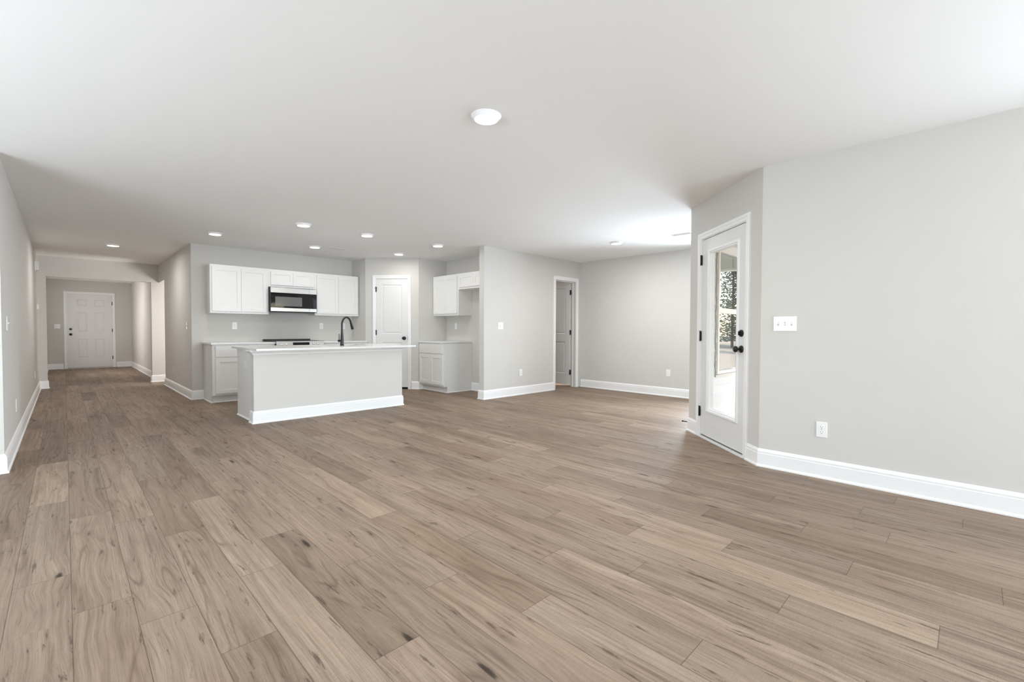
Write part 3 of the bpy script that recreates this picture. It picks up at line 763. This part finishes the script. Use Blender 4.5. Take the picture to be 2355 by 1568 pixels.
# ------------------------------------------------------------------ recessed lights and vents
def make_light():
    r = thing('recessed_light', '', 'ceiling light', (0, 0, ZC), group='round recessed ceiling lights')
    MB().lathe([(.094, -.0005), (.094, -.004), (.088, -.008), (.074, -.024), (.072, -.024), (.072, -.0005)], n=40, cap=False).build('trim_ring', 'trim', r, smooth=35)
    MB().lathe([(.0715, -.016), (.0715, -.024), (.05, -.0275), (.02, -.029), (.002, -.0293)], n=40).build('lens', 'lens', r, smooth=50)
    return r
LIGHTS = [((1.888, 2.153), 'large nearest round ceiling light in the middle of the living room'),
          ((.566, 9.581), 'round ceiling light in the hall at the left'),
          ((1.506, 7.406), 'round ceiling light at the kitchen corner beside the hall'),
          ((2.174, 5.977), 'round ceiling light above the left half of the island'),
          ((3.039, 5.989), 'round ceiling light above the right half of the island'),
          ((2.876, 7.431), 'round ceiling light in front of the microwave, beside the ceiling vent'),
          ((4.173, 7.061), 'round ceiling light in front of the pantry door'),
          ((4.191, 5.921), 'round ceiling light in front of the fridge space'),
          ((5.955, 3.809), 'round ceiling light in the breakfast nook at the right'),
          ((.52, 14.6), 'round ceiling light hidden in the foyer'),
          ((2.3, 10.4), 'round ceiling light hidden in the side hall'),
          ((6.7, 6.8), 'round ceiling light hidden behind the narrow doorway')]
lp = make_light()
for i, ((x, y), lb) in enumerate(LIGHTS):
    t = lp if i == 0 else copy_tree(lp)
    t.location = (x, y, ZC); t['label'] = lb
    lamp('recessed_light_beam', 'AREA', (x, y, ZC - .036), BEAM.get(i, 4.0), (1, .97, .93), (0, 0, -1), .13)
def vent(label, x, y, w, l, rz):
    r = thing('ceiling_vent', label, 'vent', (x, y, ZC), rz, 'ceiling air vents')
    MB().casing(-w / 2, w / 2, l / 2, [(0, 0), (0, .006), (.022, .003), (.022, 0)], z0=-l / 2, bottom=True).build('frame', 'trim', r).rotation_euler.x = R(90)
    r.children[0].location.z = -.0005
    MB().box(-w / 2, w / 2, -l / 2, l / 2, -.0016, -.0008).build('backing', 'dark', r)  # dark sheet stands in for the shade between the louvres
    n = 7; mb = MB()
    for k in range(n):
        x0 = -w / 2 + (k + .15) * w / n; mb.quad((x0, -l / 2, -.002), (x0 + w / n * .5, -l / 2, -.010), (x0 + w / n * .5, l / 2, -.010), (x0, l / 2, -.002))
    mb.build('louvres', 'trim', r)
vent('white slotted ceiling vent above the kitchen, beside a round light', 3.20, 7.38, .26, .12, 0)
vent('white slotted ceiling vent in the breakfast nook by the angled wall', 6.05, 2.84, .12, .26, 0)

# ------------------------------------------------------------------ switches, outlets, wall boxes (local -y out of the wall)
TH = {'S': 0.0, 'W': R(-90), 'E': R(90)}
def plate_mb(w, h, t=.006):
    return MB().box(-w / 2, w / 2, -t, 0, -h / 2, h / 2)
def switch(label, x, y, z, rz, gangs=1):
    r = thing('light_switch', label, 'light switch', (x, y, z), rz, 'white light switches')
    w = .070 + .046 * (gangs - 1)
    plate_mb(w, .116).build('cover_plate', 'plate', r, bevel=.0025)
    for g in range(gangs):
        cx = (g - (gangs - 1) / 2) * .046
        MB().box(cx - .0052, cx + .0052, -.0066, -.006, -.0125, .0125).build('slot', 'grey', r)
        up = -1 if g % 2 else 1
        mb = MB(); mb.add([(cx - .0042, -.006, -.009), (cx + .0042, -.006, -.009), (cx + .0042, -.006, .009), (cx - .0042, -.006, .009),
                           (cx - .0035, -.017, .004 * up), (cx + .0035, -.017, .004 * up), (cx + .0035, -.016, .010 * up), (cx - .0035, -.016, .010 * up)],
                          [(0, 1, 5, 4), (2, 3, 7, 6), (4, 5, 6, 7), (1, 2, 6, 5), (3, 0, 4, 7)])
        mb.build('toggle', 'plate', r)
    return r
def outlet(label, x, y, z, rz):
    r = thing('wall_outlet', label, 'outlet', (x, y, z), rz, 'white wall outlets')
    plate_mb(.070, .116).build('cover_plate', 'plate', r, bevel=.0025)
    for s in (1, -1):
        f = MB().lathe([(.0165, -.006), (.0165, -.0072)], (0, 0, s * .0195), 'y', 20).build('socket', 'plate', r)
        MB().box(-.0075, -.0055, -.0076, -.0072, s * .0195 - .001, s * .0195 + .007).box(.0055, .0075, -.0076, -.0072, s * .0195, s * .0195 + .007).lathe([(.0026, -.0072), (.0026, -.0076)], (0, 0, s * .0195 - .008), 'y', 10).build('slots', 'dark', f)
    MB().lathe([(.003, -.006), (.003, -.0066)], (0, 0, 0), 'y', 10).build('screw', 'grey', r)
    return r
W0 = .0005
switch('single white switch on the left hall wall near the camera', LX + W0, 5.585, 1.148, TH['E'])
switch('double white switch on the foyer wall left of the front door', -.139, YF - W0, 1.167, TH['S'], 2)
switch('single white switch on the hall wall next to the kitchen corner', HX - W0, 8.907, 1.157, TH['W'])
switch('double white switch on the wall between fridge space and narrow doorway', 5.099, SY - W0, 1.176, TH['S'], 2)
switch('triple white switch on the right wall beside the glass door', 4.061 - W0, 1.047, 1.166, TH['W'], 3)
outlet('white outlet low on the left hall wall, nearest the camera', LX + W0, 6.365, .378, TH['E'])
outlet('white outlet low on the left hall wall, far end under the thermostat', LX + W0, 10.268, .388, TH['E'])
outlet('white outlet low on the hall wall beside the kitchen corner', HX - W0, 10.246, .357, TH['W'])
outlet('white outlet on the kitchen wall above the counter left of the range', 2.000, KY - W0, 1.163, TH['S'])
outlet('white outlet on the kitchen wall right of the range', 3.418, KY - W0, 1.173, TH['S'])
outlet('white outlet on the kitchen wall half hidden behind the faucet', 3.840, KY - W0, 1.176, TH['S'])
outlet('white outlet under the wall cabinet above the short counter', AX - W0, 6.942, 1.180, TH['W'])
outlet('white outlet low on the wall left of the narrow doorway', 5.576, SY - W0, .381, TH['S'])
outlet('white outlet low on the far nook wall', FX - W0, 3.602, .396, TH['W'])
outlet('large near white outlet low on the right wall', 4.061 - W0, .789, .367, TH['W'])
outlet('faint white outlet low on the right wall of the foyer', HX - W0, 14.45, .40, TH['W'])
io = outlet('sideways white outlet on the left end of the island', 1.592 - W0, 6.315, .672, TH['W'])
io.rotation_mode = 'QUATERNION'
io.rotation_quaternion = Matrix.Rotation(TH['W'], 3, 'Z').to_quaternion() @ Matrix.Rotation(R(90), 3, 'Y').to_quaternion()
ch = thing('door_chime', 'white door chime box high on the left hall wall', 'door chime', (LX, 11.03, 2.15), TH['E'])
MB().box(-.07, .07, -.05, -.001, -.072, .072).build('cover', 'plate', ch, bevel=.006); MB().box(-.078, .078, -.012, -.0005, -.080, .080).build('base', 'trim', ch, bevel=.002)
ts = thing('thermostat', 'small white thermostat on the left hall wall below the chime', 'thermostat', (LX, 11.55, 1.487), TH['E'])
MB().box(-.05, .05, -.010, -.0005, -.052, .052).build('base', 'trim', ts, bevel=.003); MB().box(-.038, .038, -.028, -.010, -.040, .034).build('cover', 'plate', ts, bevel=.004)
MB().box(-.018, .018, -.0288, -.028, -.005, .018).build('screen', 'grey', ts)
st = thing('door_stop', 'thin black door stop on the baseboard end left of the glass door', 'door stop', (4.985, P3.y + .0155, .085))
MB().lathe([(.012, 0), (.012, .004), (.006, .008), (.0055, .060), (.0055, .066)], (0, 0, 0), 'y', 14).build('rod', 'black', st, smooth=40)
MB().lathe([(.008, .066), (.0085, .078), (.006, .082)], (0, 0, 0), 'y', 14).build('tip', 'black', st, smooth=40)
